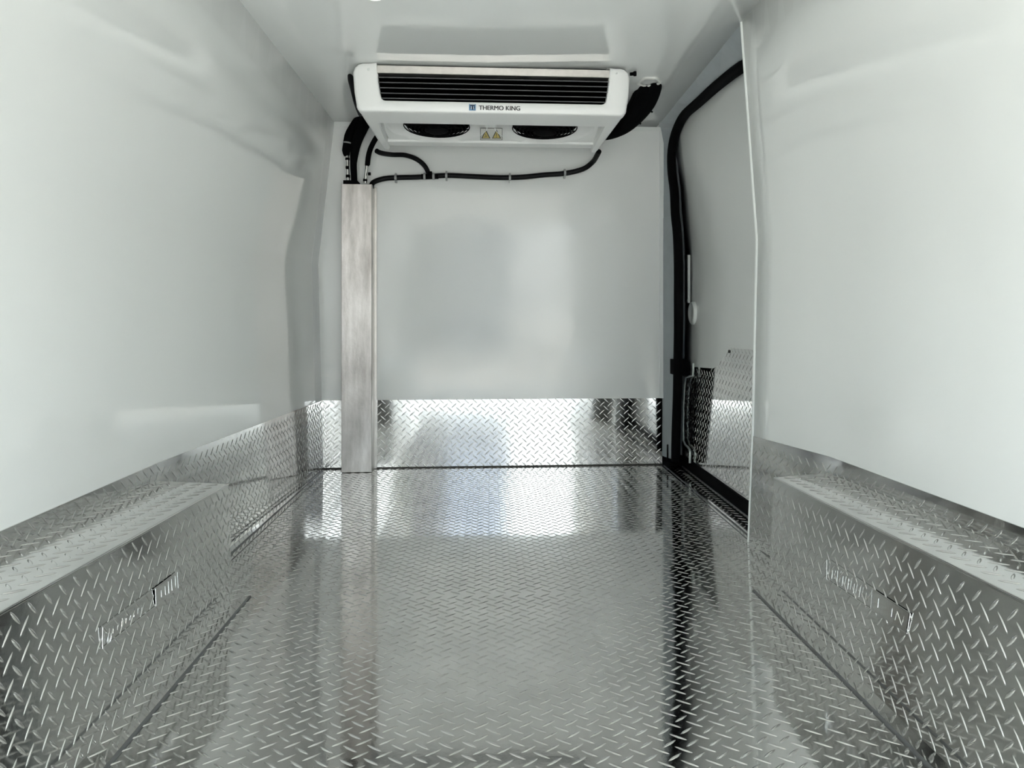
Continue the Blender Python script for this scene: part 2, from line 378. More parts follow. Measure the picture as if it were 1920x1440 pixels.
# ------------------------------------------------------------------ wheel boxes
def wheel_box(sgn, Xf, Xt0, Xt1, Yf, zt0, zt1, flange, label):
    root = empty('wheel_box', (sgn*0.75, 0.9, 0)); base = root.location.copy(); tag(root, label, 'wheel arch cover')
    inv = Matrix.Translation(-base)
    Yb = YR+0.05
    def ex(v0, v1, Y): return v0+(v1-v0)*(Yf-Y)/(Yf-1.0)
    Xw = lambda Y: interp(LS if sgn < 0 else RS, Y)[1]
    mb = MB(); fA = inv @ Vector((sgn*Xf, Yf, 0)); fB = inv @ Vector((sgn*Xf, Yb, 0))
    tA = inv @ Vector((sgn*Xt0, Yf, zt0)); tB = inv @ Vector((sgn*ex(Xt0, Xt1, Yb), Yb, ex(zt0, zt1, Yb)))
    wA = inv @ Vector((Xw(Yf), Yf, zt0)); wB = inv @ Vector((Xw(Yb), Yb, tB.z))
    bil = lambda a, b: fA*(1-a)*(1-b)+fB*a*(1-b)+tB*a*b+tA*(1-a)*b
    mb.grid([[bil(i/12, j/6) for i in range(13)] for j in range(7)], True)
    mb.add([fA, tA, wA, inv @ Vector((sgn*abs(interp(LS if sgn < 0 else RS, Yf)[0]), Yf, 0))], [(0,1,2,3)])
    mb.add([fB, tB, wB, inv @ Vector((sgn*abs(interp(LS if sgn < 0 else RS, Yb)[0]), Yb, 0))], [(3,2,1,0)])
    mb.bars(fA, fB, tB, tA, m=(0.014, 0.01, 0.006, 0.012), flip=1 if sgn > 0 else -1, ang=48, o=(0.014, 0.014),
            test=lambda p, u, v: not (0.27 < 0.0))
    side = mb.build('side_panel', 'tread', root)
    mb = MB(); e = Vector((0, 0, 0.0))
    wmid = []
    N = 8
    ins = []; outs = []
    for i in range(N+1):
        Y = Yf+(Yb-Yf)*i/N
        ins.append(inv @ Vector((sgn*ex(Xt0, Xt1, Y), Y, ex(zt0, zt1, Y)))); outs.append(inv @ Vector((Xw(Y)+sgn*0.003, Y, ex(zt0, zt1, Y)+0.011)))
    mb.loft(ins, outs)
    mb.bars(ins[0], ins[-1], outs[-1], outs[0], m=(0.012, 0.01, 0.013, 0.006), flip=1 if sgn > 0 else -1, o=(0.005, 0.012))
    mb.build('top_panel', 'tread', root)
    mb = MB(); mb.tube([p+Vector((sgn*0.0015, 0, -0.0015)) for p in ins], 0.0035, 8, 1); mb.build('folded_edge', 'tread', root)
    # floor flange with its joint
    mb = MB(); g0 = inv @ Vector((sgn*flange[0], Yf, 0.0)); g1 = inv @ Vector((sgn*flange[1], Yb, 0.0))
    mb.prism([g0, g1, fB, fA], (0, 0, 0.002))
    hh_ = Vector((0, 0, 0.002)); mb.bars(g0+hh_, g1+hh_, fB+hh_, fA+hh_, m=(0.01, 0.01, 0.010, 0.006), flip=1 if sgn > 0 else -1, ang=38, o=(0.0, 0.012))
    hz = Vector((0, 0, 0.002))
    mb.build('floor_flange', 'tread', root, fixn=True)
    mb = MB(); s_ = Vector((-sgn*0.006, 0, 0))
    mb.prism([g0, g1, g1+s_, g0+s_], (0, 0, 0.0025)); mb.build('joint_strip', 'seam', root, fixn=True)
    return root, fA, fB, tB, tA
LBX = wheel_box(-1, 0.628, 0.639, 0.640, 1.886, 0.279, 0.302, (0.590, 0.578), 'tread plate wheel arch box on the left, with a stamped panel on its side')
RBX = wheel_box(1, 0.706, 0.722, 0.716, 1.845, 0.285, 0.309, (0.672, 0.690), 'tread plate wheel arch box on the right, behind the sliding door, stamped IN')

# stamped panels on the box sides (raised frame and strokes)
def stamp(box, sgn, Xp, quad, cut, strokes, letters):
    root = box[0]; base = root.location.copy()
    P = [hitX(px, py, Xp)-base+Vector((-sgn*0.0012, 0, 0)) for px, py in quad]      # corners: bl, br, tr, tl in the photo
    def at(u, v): return P[0]*(1-u)*(1-v)+P[1]*u*(1-v)+P[2]*u*v+P[3]*(1-u)*v
    mb = MB(); N = Vector((-sgn, 0, 0))
    for (u0, v0, u1, v1) in ((0,0,1,0),(1,0,1,1),(0,1,1,1),(0,0,0,1),(cut,0,cut,1)):
        mb.tube([at(u0, v0), at(u1, v1)], 0.0009, 6, 1)
    for (u0, v0, u1, v1) in strokes+letters: mb.tube([at(u0, v0)+N*0.0006, at(u1, v1)+N*0.0003], 0.0006, 6, 1)
    mb.add([at(cut, 0.03)+N*0.0004, at(0.99, 0.03)+N*0.0004, at(0.99, 0.97)+N*0.0004, at(cut, 0.97)+N*0.0004] if sgn > 0 else
           [at(cut, 0.03)+N*0.0004, at(0.99, 0.03)+N*0.0004, at(0.99, 0.97)+N*0.0004, at(cut, 0.97)+N*0.0004], [(0,1,2,3)])
    o = mb.build('stamped_panel', 'tread', root); o['label'] = 'smooth stamped panel with raised marks'
rnd = random.Random(3)
st = [(0.06+0.05*i, 0.35, 0.065+0.05*i, 0.35+0.25*rnd.random()+0.1) for i in range(9)] + [(0.05, 0.05, 0.06, 0.3), (0.08, 0.05, 0.095, 0.28)]
stamp(LBX, -1, -0.633, [(191, 1216), (333, 1103), (331, 1072), (191, 1177)], 0.66, st, [(0.90, 0.15, 0.90, 0.85), (0.90, 0.85, 0.96, 0.15), (0.96, 0.15, 0.96, 0.85), (0.85, 0.15, 0.85, 0.85), (0.80, 0.2, 0.80, 0.7), (0.74, 0.25, 0.74, 0.65)])
st = [(0.08+0.075*i, 0.2, 0.09+0.075*i, 0.6+0.2*rnd.random()) for i in range(7)]
stamp(RBX, 1, 0.712, [(1551, 1086), (1702, 1188), (1708, 1150), (1551, 1048)], 0.60, st, [(0.83, 0.3, 0.83, 0.72), (0.87, 0.25, 0.88, 0.72), (0.88, 0.72, 0.94, 0.22), (0.94, 0.22, 0.95, 0.70), (0.68, 0.3, 0.68, 0.75)])

# ------------------------------------------------------------------ side door opening, right
def Xd(z):
    P = [(-0.1, .90), (0.0, .905), (0.3, .915), (0.95, .925), (1.25, .90), (1.56, .862)]
    for a, b in zip(P, P[1:]):
        if z <= b[0]: t = (z-a[0])/(b[0]-a[0]); return a[1]*(1-t)+b[1]*t
    return P[-1][1]
def hitD(px, py, off=0.0):
    X = 0.91
    for _ in range(12): p = hitX(px, py, X); X = Xd(p.z)+off
    return hitX(px, py, X)
door = empty('door_1', (0.92, 2.85, 0)); tag(door, kind='structure')
dinv = Matrix.Translation(-door.location)
mb = MB(); zs = [0.012+1.54*i/24 for i in range(25)]; ys = [2.0+1.44*i/12 for i in range(13)]
mb.grid([[dinv @ Vector((Xd(z), y, z)) for y in ys] for z in zs]); mb.grid([[dinv @ Vector((Xd(z)+0.05, y, z)) for y in ys][::-1] for z in zs])
for yy in (ys[0], ys[-1]): mb.loft([dinv @ Vector((Xd(z), yy, z)) for z in zs], [dinv @ Vector((Xd(z)+0.05, yy, z)) for z in zs])
mb.build('door_panel', 'door', door, fixn=True)
# tread plate on the lower door
out = [(1302,688),(1338,691),(1346,687),(1355,672),(1364,656),(1370,653),(1425,657)]
poly = [hitD(px, py) for px, py in out]
poly = [(p.y, p.z) for p in poly]
yl = hitD(1284, 760).y; yl2 = hitD(1296, 860).y
poly = poly + [(2.01, poly[-1][1]-0.005), (2.01, 0.05), (yl2, 0.05), (yl2, 0.07), (yl, 0.105), (yl, hitD(1284, 707).z), (poly[0][0], hitD(1300, 706).z)]
def inpoly(y, z):
    c = False; n = len(poly)
    for i in range(n):
        (y1, z1), (y2, z2) = poly[i], poly[(i+1) % n]
        if (z1 > z) != (z2 > z) and y < (y2-y1)*(z-z1)/(z2-z1)+y1: c = not c
    return c
mb = MB(); X0 = 0.903
# panel surface follows the door: cut polygon into a prism on a slightly slanted plane
def XK(z): return 0.900+0.030*z
pl = [dinv @ Vector((XK(z), y, z)) for y, z in poly]
mb.prism(pl, (0.016, 0, 0))
A0 = Vector((XK(0), 2.06, 0.05)); A1 = Vector((XK(0), 3.52, 0.05)); 
mb.bars(dinv @ Vector((XK(0), 2.01, 0.0)), dinv @ Vector((XK(0), 3.45, 0.0)), dinv @ Vector((XK(.62), 3.45, 0.62)), dinv @ Vector((XK(.62), 2.01, 0.62)), m=(0,0,0.055,0),
        test=lambda p, u, v: inpoly((p.y+2.85), p.z+0.006), flip=-1, o=(0.01, 0.0))
mb.build('kick_plate', 'tread', door)
mb = MB(); 
mb.box((-0.023, -0.84, 0.001), (0.01, 0.55, 0.052)); mb.build('bottom_seal', 'black', door)
# steel edge around the plate, front side of the door
ed = [(1300,681),(1300,704),(1286,707),(1283.5,722),(1281.5,760),(1281,800),(1281.5,826),(1285,834),(1292.5,841),(1294,850),(1293.5,868)]
mb = MB(); mb.tube([dinv @ (hitD(px, py, -0.016)) for px, py in ed], 0.0055, 8, 1); o = mb.build('edge_strip', 'steel', door)
mb = MB(); p0 = hitD(1291, 478, -0.012); p1 = hitD(1291, 568, -0.012)
mb.box(dinv @ Vector((p0.x-0.004, p0.y-0.004, p1.z)), dinv @ Vector((p0.x+0.007, p0.y+0.012, p0.z))); mb.build('guard_strip', 'trim', door)
# round white plug
pc = hitD(1301, 587)
mt = dinv @ (Matrix.Translation((Xd(pc.z), pc.y, pc.z)) @ Matrix.Rotation(-PI/2, 4, 'Y'))
mb = MB(); mb.lathe([(0.052, -0.002), (0.052, 0.008), (0.047, 0.014), (0.040, 0.015), (0.036, 0.009), (0.0001, 0.009)], mt, 32); mb.build('round_plug', 'trim', door)
# fixing screw of the plate
for px, py in ((1368.5, 659), (1292, 787)):
    q = hitD(px, py); mb = MB(); mb.lathe([(0.006, 0), (0.006, 0.003), (0.0001, 0.004)], dinv @ (Matrix.Translation((XK(q.z)-0.0005, q.y, q.z)) @ Matrix.Rotation(-PI/2, 4, 'Y')), 12); mb.build('screw', 'sealant', door)

# painted steel frame between liner and seal
ANG = [(1396,121),(1390,126),(1343,162),(1311,191),(1286,213),(1272,236),(1263,262),(1259,292),(1260,325),(1264,357),(1266,400),(1270,440),(1272,500),(1272,560),(1272,620),(1271,680),(1270,740),(1268,800),(1267,840),(1267,866)]
YS = 3.427
seal = []
for px, py in ANG:
    q = hitX(px, py, 0.84); seal.append(q if q.y < YS else hitY(px, py, YS))
seal[0] = Vector((0.84, 2.01, 1.50))
lin = []
n = len(seal)
for i, p in enumerate(seal):
    if i <= 4: Y = [2.01, 2.426, 2.75, 3.10, 3.37][i]; lin.append(Vector((0.775+0.0*i, Y, ztop(1, Y)+0.004)))
    elif i == 5: lin.append(Vector((0.80, 3.447, 1.578)))
    else: lin.append(Vector((0.8125, 3.452, min(1.57, p.z))))
lin[6].z = 1.50
mb = MB(); sf = [p+Vector((0.012, 0.02, 0)) for p in seal]
mb.loft(lin, sf); mb.loft([p+Vector((0.03, 0.03, 0.02)) for p in lin], [p+Vector((0.03, 0.03, 0.02)) for p in sf])
tag(mb.build('trim_7', 'frame'), kind='structure')
seal_path = [Vector((0.878, 2.275, 0.01)), Vector((0.882, 2.275, 0.5)), Vector((0.885, 2.275, 0.95)), Vector((0.875, 2.28, 1.30)), Vector((0.862, 2.31, 1.44)), Vector((0.848, 2.36, 1.50))]+seal[1:]
ds = tag(MB.build((lambda m: (m.tube(seal_path, 0.0205, 12, 3), m)[1])(MB()), 'door_seal', 'black'), 'black rubber seal curving round the side door opening', 'door seal')
# holes and rivets in the frame
for px, py, r in ((1259, 483, .004), (1261, 543, .004), (1260.5, 594, .0045), (1256, 785, .006), (1256, 799, .0035), (1255.5, 424, .004)):
    p = hitY(px, py, 3.447); mb = MB(); mb.lathe([(r, 0.0), (r, 0.004), (0.0001, 0.005)], Matrix.Translation(p) @ Matrix.Rotation(PI/2, 4, 'X'), 10)
    lab = {483: 'black hole plug in the grey door frame just above the door buffer top', 543: 'black hole plug in the door frame beside the lower half of the buffer', 594: 'black hole plug in the door frame level with the round white plug',
           785: 'largest black hole plug low on the door frame, beside the front kick plate', 799: 'tiny black hole plug just below the largest one on the door frame', 424: 'topmost black hole plug on the grey door frame'}[py]
    tag(mb.build('hole_plug', 'black'), lab, 'plug', 'hole plugs in the door frame')
p = hitY(1244.5, 335, 3.449); mb = MB(); mb.lathe([(.009, 0.0), (.009, 0.004), (.005, .007), (0.0001, 0.008)], Matrix.Translation(p) @ Matrix.Rotation(PI/2, 4, 'X'), 12)
tag(mb.build('rivet', 'trim'), 'white rivet high on the strip beside the door seal', 'rivet')
# black buffer, latch and lower bracket at the front edge of the door
def slab(name, pts, Y, d, m_='black'):
    mb = MB(); mb.prism([hitY(px, py, Y) for px, py in pts], (0, d, 0)); return mb.build(name, m_, fixn=True)
tag(slab('door_buffer', [(1268,483),(1288,477),(1289,560),(1286,568),(1268,570)], 3.35, 0.03), 'tall black rubber buffer on the front edge of the side door', 'door buffer')
r_ = empty('door_latch', hitY(1278, 706, 3.31)); tag(r_, 'chunky black latch low on the front edge of the side door', 'door latch')
def slabp(name, pts, Y, d, par, m_='black'):
    mb = MB(); mb.prism([hitY(px, py, Y)-par.location for px, py in pts], (0, d, 0)); return mb.build(name, m_, par, fixn=True)
slabp('latch_body', [(1261.5,674),(1277,672),(1287,673),(1294,680),(1295,694),(1290,704),(1278,705),(1261.5,702)], 3.31, 0.05, r_)
slabp('striker', [(1264,680),(1272,679),(1272,697),(1264,696)], 3.30, 0.012, r_, 'dark')
tag(slab('door_bracket', [(1251.5,834),(1262,830),(1278,824),(1285,835),(1291,841),(1291,862),(1284,866),(1279,875),(1272,873),(1251.5,864)], 3.395, 0.05), 'black lower roller bracket at the foot of the door seal', 'bracket')
tag((lambda m: (m.lathe([(.009,0),(.009,.008),(.0001,.010)], Matrix.Translation(hitY(1263, 502, 3.37)) @ Matrix.Rotation(PI/2,4,'X'), 12), m)[1])(MB()).build('bump_stop', 'black'), 'round black bump stop on the door seal beside the buffer', 'bump stop')
# sill edge at the foot of the opening
mb = MB(); mb.box((0.893, 2.01, 0.0), (0.897, 3.40, 0.004)); tag(mb.build('trim_8', 'seam'), kind='structure')

# ------------------------------------------------------------------ refrigeration unit
U = empty('cooling_unit', (0.0177, 2.629, 1.577), 0); tag(U, 'white ceiling cooling unit with black front grille and two fans underneath', 'cooling unit')
bpy.context.view_layer.update()
UM = Matrix.Translation(U.location); UI = UM.inverted()
def ul(px, py, y):                                       # photo point on the unit's local plane y = const
    n_ = (UM.to_3x3() @ Vector((0, 1, 0))); p_ = UM @ Vector((0, y, 0)); return UI @ hitP(px, py, p_, n_)
def ulz(px, py, z): return UI @ hitP(px, py, Vector((0, 0, U.location.z+z)), Vector((0, 0, 1)))
def ul2(px, py, y): q = ul(px, py, y); return (q.x, q.z)
def arc(cx, cz, r, a0, a1, n=6): return [(cx+r*math.cos(math.radians(a0+(a1-a0)*i/n)), cz+r*math.sin(math.radians(a0+(a1-a0)*i/n))) for i in range(n+1)]
DZ = -0.168
hw = 0.487
# outer outline and inner outline of the U-shaped fascia (x, z)
def densify(p, n):
    d = [0]
    for a, b in zip(p, p[1:]): d.append(d[-1]+math.hypot(b[0]-a[0], b[1]-a[1]))
    r = []
    for i in range(n+1):
        t = d[-1]*i/n
        for k in range(len(p)-1):
            if t <= d[k+1]+1e-9:
                f = (t-d[k])/max(1e-9, d[k+1]-d[k]); r.append((p[k][0]*(1-f)+p[k+1][0]*f, p[k][1]*(1-f)+p[k+1][1]*f)); break
    return r
gx0t = ul2(706, 122, 0); gx1t = ul2(1144, 128, 0); gb0 = ul2(714, 190, 0); gb1 = ul2(1135, 194, 0)
zin = (gb0[1]+gb1[1])/2
outer_seg = [[(gx0t[0]+0.001, -0.001), (-hw+0.045, -0.003)] + arc(-hw+0.034, -0.036, 0.034, 90, 180)[0:] + [(-hw+0.004, -0.10)],
             [(-hw+0.004, -0.10), (-hw+0.012, DZ+0.020)] + arc(-hw+0.032, DZ+0.018, 0.02, 190, 270),
             [(-hw+0.032, DZ-0.002), (hw-0.032, DZ-0.002)]]
def mirror(sg): return [[(-x, z) for x, z in s_][::-1] for s_ in sg][::-1]
outer_seg = outer_seg[:2] + [outer_seg[2]] + mirror(outer_seg[:2])
iL = [[(gx0t[0], -0.004), (gx0t[0]+0.004, -0.06)], [(gx0t[0]+0.004, -0.06), (gx0t[0]+0.012, zin+0.018)] + arc(gx0t[0]+0.030, zin+0.016, 0.016, 185, 270)]
gxr = gx1t[0]
iR = [[(x*-1 + (gx0t[0]+gxr), z) for x, z in s_][::-1] for s_ in iL][::-1]
inner_seg = iL + [[iL[1][-1], iR[0][0]]] + iR
cnt = [10, 12, 16, 12, 10]
oo = []; ii = []
for a_, b_, c_ in zip(outer_seg, inner_seg, cnt):
    A = densify(a_, c_); B = densify(b_, c_)
    if oo: A = A[1:]; B = B[1:]
    oo += A; ii += B
mb = MB()
bev = 0.006
def inset(o_, i_, t): return [(a[0]+(b[0]-a[0])*t, a[1]+(b[1]-a[1])*t) for a, b in zip(o_, i_)]
o1 = inset(oo, ii, 0.12); i1 = inset(oo, ii, 0.94)
V3 = lambda P, y: [Vector((x, y, z)) for x, z in P]
L_ = [V3(oo, 0.05), V3(oo, 0.012), V3(inset(oo, ii, 0.035), 0.004), V3(o1, 0.0), V3(i1, 0.0), V3(ii, 0.003), V3(ii, 0.035)]
mb.grid(L_, True)
mb.build('front_fascia', 'unit', U)
# side cheeks and bottom frame
for sg in (-1, 1):
    mb = MB()
    x1 = sg*(hw-0.006); x2 = sg*(hw-0.022)
    zb_ = DZ+0.0
    sec = [(x1, -0.002), (x1, -0.10), (sg*(hw-0.014), zb_+0.012), (sg*(hw-0.026), zb_), (sg*(hw-0.068), zb_), (sg*(hw-0.072), zb_+0.008), (sg*(hw-0.078), -0.10)]
    sec2 = [(a_-sg*0.008 if k < 4 else a_+sg*0.018, z_) for k, (a_, z_) in enumerate(sec)]
    mb.loft([Vector((x, 0.045, z)) for x, z in sec], [Vector((x-0.004, 0.605, z)) for x, z in sec2])
    mb.add([Vector((x-0.004, 0.605, z)) for x, z in sec2], [list(range(len(sec)))])
    mb.build('side_rail', 'unit', U, fixn=True)
mb = MB(); mb.rbox((-hw+0.03, 0.010, DZ-0.001), (hw-0.03, 0.165, DZ+0.035), 0.004); mb.build('front_lip', 'unit', U)
mb = MB(); mb.rbox((-hw+0.05, 0.50, -0.158), (hw-0.05, 0.575, -0.120), 0.004); mb.build('rear_lip', 'unit', U)
# sloped fan panel with two round openings
def pz(y): return -0.118-0.035*(y-0.16)/0.38
CX = [ulz(822, 250, -0.14).x, ulz(1019, 250, -0.14).x]; CY = 0.325; RF = 0.197
mb = MB()
mid = (CX[0]+CX[1])/2
for k, (xa, xb) in enumerate(((-hw+0.06, mid), (mid, hw-0.06))):
    cx = CX[k]; N = 48; rect = []; circ = []
    ya, yb_ = 0.10, 0.545
    for i in range(N):
        t = 2*PI*i/N; dx, dy = math.cos(t), math.sin(t)
        s1 = ((xb if dx > 0 else xa)-cx)/dx if abs(dx) > 1e-6 else 9; s2 = ((yb_ if dy > 0 else ya)-CY)/dy if abs(dy) > 1e-6 else 9
        s_ = min(s1, s2); q = (cx+dx*s_, CY+dy*s_); rect.append(Vector((q[0], q[1], pz(q[1]))))
        q = (cx+dx*RF, CY+dy*RF); circ.append(Vector((q[0], q[1], pz(q[1]))))
    corners = []
    mb.loft(rect, circ, close=True)
    # corner fillers
    for X_ in (xa, xb):
        for Y_ in (ya, yb_):
            best = sorted(range(N), key=lambda i: (rect[i]-Vector((X_, Y_, pz(Y_)))).length)[:2]
            mb.add([rect[best[0]], rect[best[1]], Vector((X_, Y_, pz(Y_)))], [(0,1,2)])
mb.box((-hw+0.06, 0.54, -0.150), (hw-0.06, 0.55, -0.03))
mb.build('fan_panel', 'unit', U)
tilt = Matrix.Rotation(math.atan(-0.035/0.38), 4, 'X')
for k in (0, 1):
    mt = Matrix.Translation((CX[k], CY, pz(CY))) @ tilt
    sh = MB(); sh.lathe([(RF+0.006, -0.001), (RF, -0.003), (RF-0.010, 0.006), (RF-0.03, 0.026), (0.130, 0.034), (0.128, 0.05)], mt, 48); so = sh.build('fan_shroud', 'unit', U)
    g = MB()
    for r in (0.128, 0.114, 0.100, 0.086, 0.072, 0.058, 0.045):
        zz = -0.004-0.020*(1-(r/0.128)**2)
        g.tube([mt @ Vector((r*math.cos(2*PI*i/36), r*math.sin(2*PI*i/36), zz)) for i in range(37)], 0.0022, 6, 1, False)
    for i in range(8):
        a_ = 2*PI*i/8+0.2
        g.tube([mt @ Vector((r*math.cos(a_), r*math.sin(a_), -0.004-0.020*(1-(r/0.128)**2))) for r in (0.03, 0.08, 0.11, 0.129)], 0.0025, 6, 1)
    g.lathe([(0.046, -0.012), (0.044, -0.022), (0.03, -0.025), (0.0001, -0.025)], mt, 24)
    go = g.build('fan_guard', 'black', U)
    b_ = MB(); b_.lathe([(0.1285, 0.008), (0.1285, 0.045), (0.0001, 0.045)], mt, 36); b_.build('fan_well', 'dark', U)
    b_ = MB()
    for i in range(7):
        a_ = 2*PI*i/7; ca, sa = math.cos(a_), math.sin(a_)
        R = mt @ Matrix.Rotation(a_, 4, 'Z')
        b_.add([R @ Vector(v) for v in ((0.03,-0.01,0.008),(0.112,-0.045,0.012),(0.122,0.0,0.016),(0.114,0.03,0.024),(0.03,0.015,0.022))], [(0,1,2,3,4)])
    b_.lathe([(0.035, 0.03), (0.035, 0.0), (0.0001, -0.002)], mt, 20)
    b_.build('fan_blades', 'black', U)
# grille: dark box behind slats
mb = MB(); gx0, gx1 = gx0t[0]-0.004, gx1t[0]+0.004
mb.box((gx0, 0.060, zin-0.004), (gx1, 0.066, -0.004)); mb.build('grille_back', 'dark', U)
for k, py in enumerate((144.5, 154, 164, 174, 183.5)):
    z = ul2(720, py, 0.02)[1]
    mb = MB(); R = Matrix.Translation((0, 0.024, z)) @ Matrix.Rotation(math.radians(15), 4, 'X')
    ins_ = 0.006 + 0.002*k
    mb.rbox((gx0+ins_, -0.016, -0.0014), (gx1-ins_, 0.03, 0.0014), 0.0005, R); mb.build('grille_slat', 'slat', U)
zs_ = ul2(720, 136.5, 0)[1]
mb = MB(); mb.rbox((gx0t[0]+0.001, 0.002, zs_), (gx1t[0]-0.001, 0.05, -0.008), 0.0015); o = mb.build('top_strip', 'alu', U); o['label'] = 'bare aluminium strip above the grille'
mb = MB(); mb.box((-hw+0.03, 0.022, -0.009), (hw-0.03, 0.58, -0.0002)); mb.build('shadow_gap', 'black', U)  # black slab standing in for the shadow gap between unit and ceiling
for px, py in ((691, 130), (1155, 137)):
    q = ul(px, py, 0); mb = MB(); mb.lathe([(0.006, 0), (0.005, 0.0015), (0.0001, 0.0015)], Matrix.Translation((q.x, 0.001, q.z)) @ Matrix.Rotation(PI/2, 4, 'X'), 14); mb.build('fascia_screw', 'trim', U)
# lettering and badge
tv, tf = text_mesh('THERMO KING', 0.0205, 0.0)
q0_ = ul(898, 202, 0); q1_ = ul(975, 203.5, 0); cx = (q0_.x+q1_.x)/2; cz = (q0_.z+q1_.z)/2
wx = max(v.x for v in tv)-min(v.x for v in tv); sx = (q1_.x-q0_.x)/wx; mxx = (max(v.x for v in tv)+min(v.x for v in tv))/2
hz_ = max(v.y for v in tv)-min(v.y for v in tv); sz = 0.0155/hz_; myy = (max(v.y for v in tv)+min(v.y for v in tv))/2
mb = MB(); mb.add([Vector((cx+(v.x-mxx)*sx, -0.0015-v.z, cz+(v.y-myy)*sz)) for v in tv], tf)
for dx_ in (-0.0006, 0.0006): mb.add([Vector((cx+(v.x-mxx)*sx+dx_, -0.0013-v.z, cz+(v.y-myy)*sz)) for v in tv], tf)
o = mb.build('lettering', 'text', U); o['label'] = 'dark letters reading THERMO KING'
qa = ul(879.5, 195, 0); qb = ul(892, 207.5, 0)
mb = MB(); mb.box((qa.x, -0.0012, qb.z), (qb.x, 0.001, qa.z)); bd = mb.build('badge', 'blue', U); bd['label'] = 'small blue square badge'
mb = MB(); W_ = qb.x-qa.x; Hh = qa.z-qb.z
bx_ = lambda a, b, c, d: mb.box((qa.x+W_*a, -0.0018, qb.z+Hh*b), (qa.x+W_*c, -0.0011, qb.z+Hh*d))
bx_(.12, .72, .88, .86); bx_(.42, .12, .6, .74); bx_(.14, .3, .24, .66); bx_(.76, .3, .86, .66)
mb.build('badge_mark', 'navy', bd)
mb = MB(); mb.box((qa.x+W_*.12, -0.0017, qb.z+Hh*.90), (qa.x+W_*.88, -0.0012, qb.z+Hh*.97)); mb.box((qa.x+W_*.28, -0.0017, qb.z+Hh*.2), (qa.x+W_*.36, -0.0012, qb.z+Hh*.6)); mb.box((qa.x+W_*.66, -0.0017, qb.z+Hh*.2), (qa.x+W_*.72, -0.0012, qb.z+Hh*.6)); mb.build('badge_lines', 'label', bd)
# warning label on the fan panel
sn = Vector((0, -0.035/0.38, -1)).normalized(); sp = Vector((0, 0.16, -0.1195))
nW = UM.to_3x3() @ sn; pW = UM @ sp
def lab(px, py, off=0.0): return UI @ hitP(px, py, pW, nW) + sn*off
mb = MB(); mb.add([lab(900.5, 240), lab(942, 240), lab(942, 262.5), lab(900.5, 262.5)], [(0,1,2,3)]); wl = mb.build('warning_label', 'label', U); wl['label'] = 'label with two yellow warning triangles'
mb = MB()
for (x0, y0, x1, y1) in ((900.5,240,942,240.9),(900.5,261.7,942,262.5),(900.5,240,901.3,262.5),(941.2,240,942,262.5)):
    mb.add([lab(x0, y0, .0006), lab(x1, y0, .0006), lab(x1, y1, .0006), lab(x0, y1, .0006)], [(0,1,2,3)])
for cx_ in (911, 931):
    mb.add([lab(cx_, 242.3, .0006), lab(cx_+8.6, 259.5, .0006), lab(cx_-8.6, 259.5, .0006)], [(0,1,2)])
mb.build('label_print', 'text', wl)
mb = MB()
for cx_ in (911, 931): mb.add([lab(cx_, 245.5, .0012), lab(cx_+6.4, 258.2, .0012), lab(cx_-6.4, 258.2, .0012)], [(0,1,2)])
mb.build('warning_triangles', 'yellow', wl)
mb = MB()
mb.add([lab(930.3, 249, .0018), lab(931.7, 249, .0018), lab(931.4, 254.5, .0018), lab(930.6, 254.5, .0018)], [(0,1,2,3)]); mb.add([lab(930.4, 255.5, .0018), lab(931.6, 255.5, .0018), lab(931.6, 257, .0018), lab(930.4, 257, .0018)], [(0,1,2,3)])
mb.build('exclamation_mark', 'text', wl)
mb = MB()
for i in range(3):
    a_ = 2*PI*i/3; c_ = (911, 254); d_ = (c_[0]+2.6*math.cos(a_), c_[1]+3*math.sin(a_)); e_ = (c_[0]+2.6*math.cos(a_+.7), c_[1]+3*math.sin(a_+.7))
    mb.add([lab(*c_, .0018), lab(*d_, .0018), lab(*e_, .0018)], [(0,1,2)])
mb.build('fan_symbol', 'text', wl)

# ------------------------------------------------------------------ pipe duct on the bulkhead
a_ = hitP(640, 880, BP+BN*0.09, BN); b_ = hitP(697, 880, BP+BN*0.09, BN)
ztp = hitP(668, 345, BP+BN*0.09, BN).z
D = empty('pipe_duct', (a_.x, a_.y, 0)); tag(D, 'tall worn aluminium duct covering pipes on the left of the bulkhead', 'pipe cover')
wd = (b_-a_).length
mb = MB(); mb.rbox((0, 0, 0.002), (wd, 0.004, ztp), 0.0012); mb.box((0, 0.003, 0.002), (0.003, 0.088, ztp)); mb.box((wd-0.003, 0.003, 0.002), (wd, 0.088, ztp)); mb.build('cover', 'duct', D)
mb = MB(); mb.box((wd, 0.080, 0.002), (wd+0.010, 0.088, ztp-0.002)); mb.build('side_flange', 'alu', D)
mb = MB(); mb.box((0.006, 0.010, ztp-0.012), (0.068, 0.085, ztp+0.018)); o = mb.build('grommet', 'black', D)

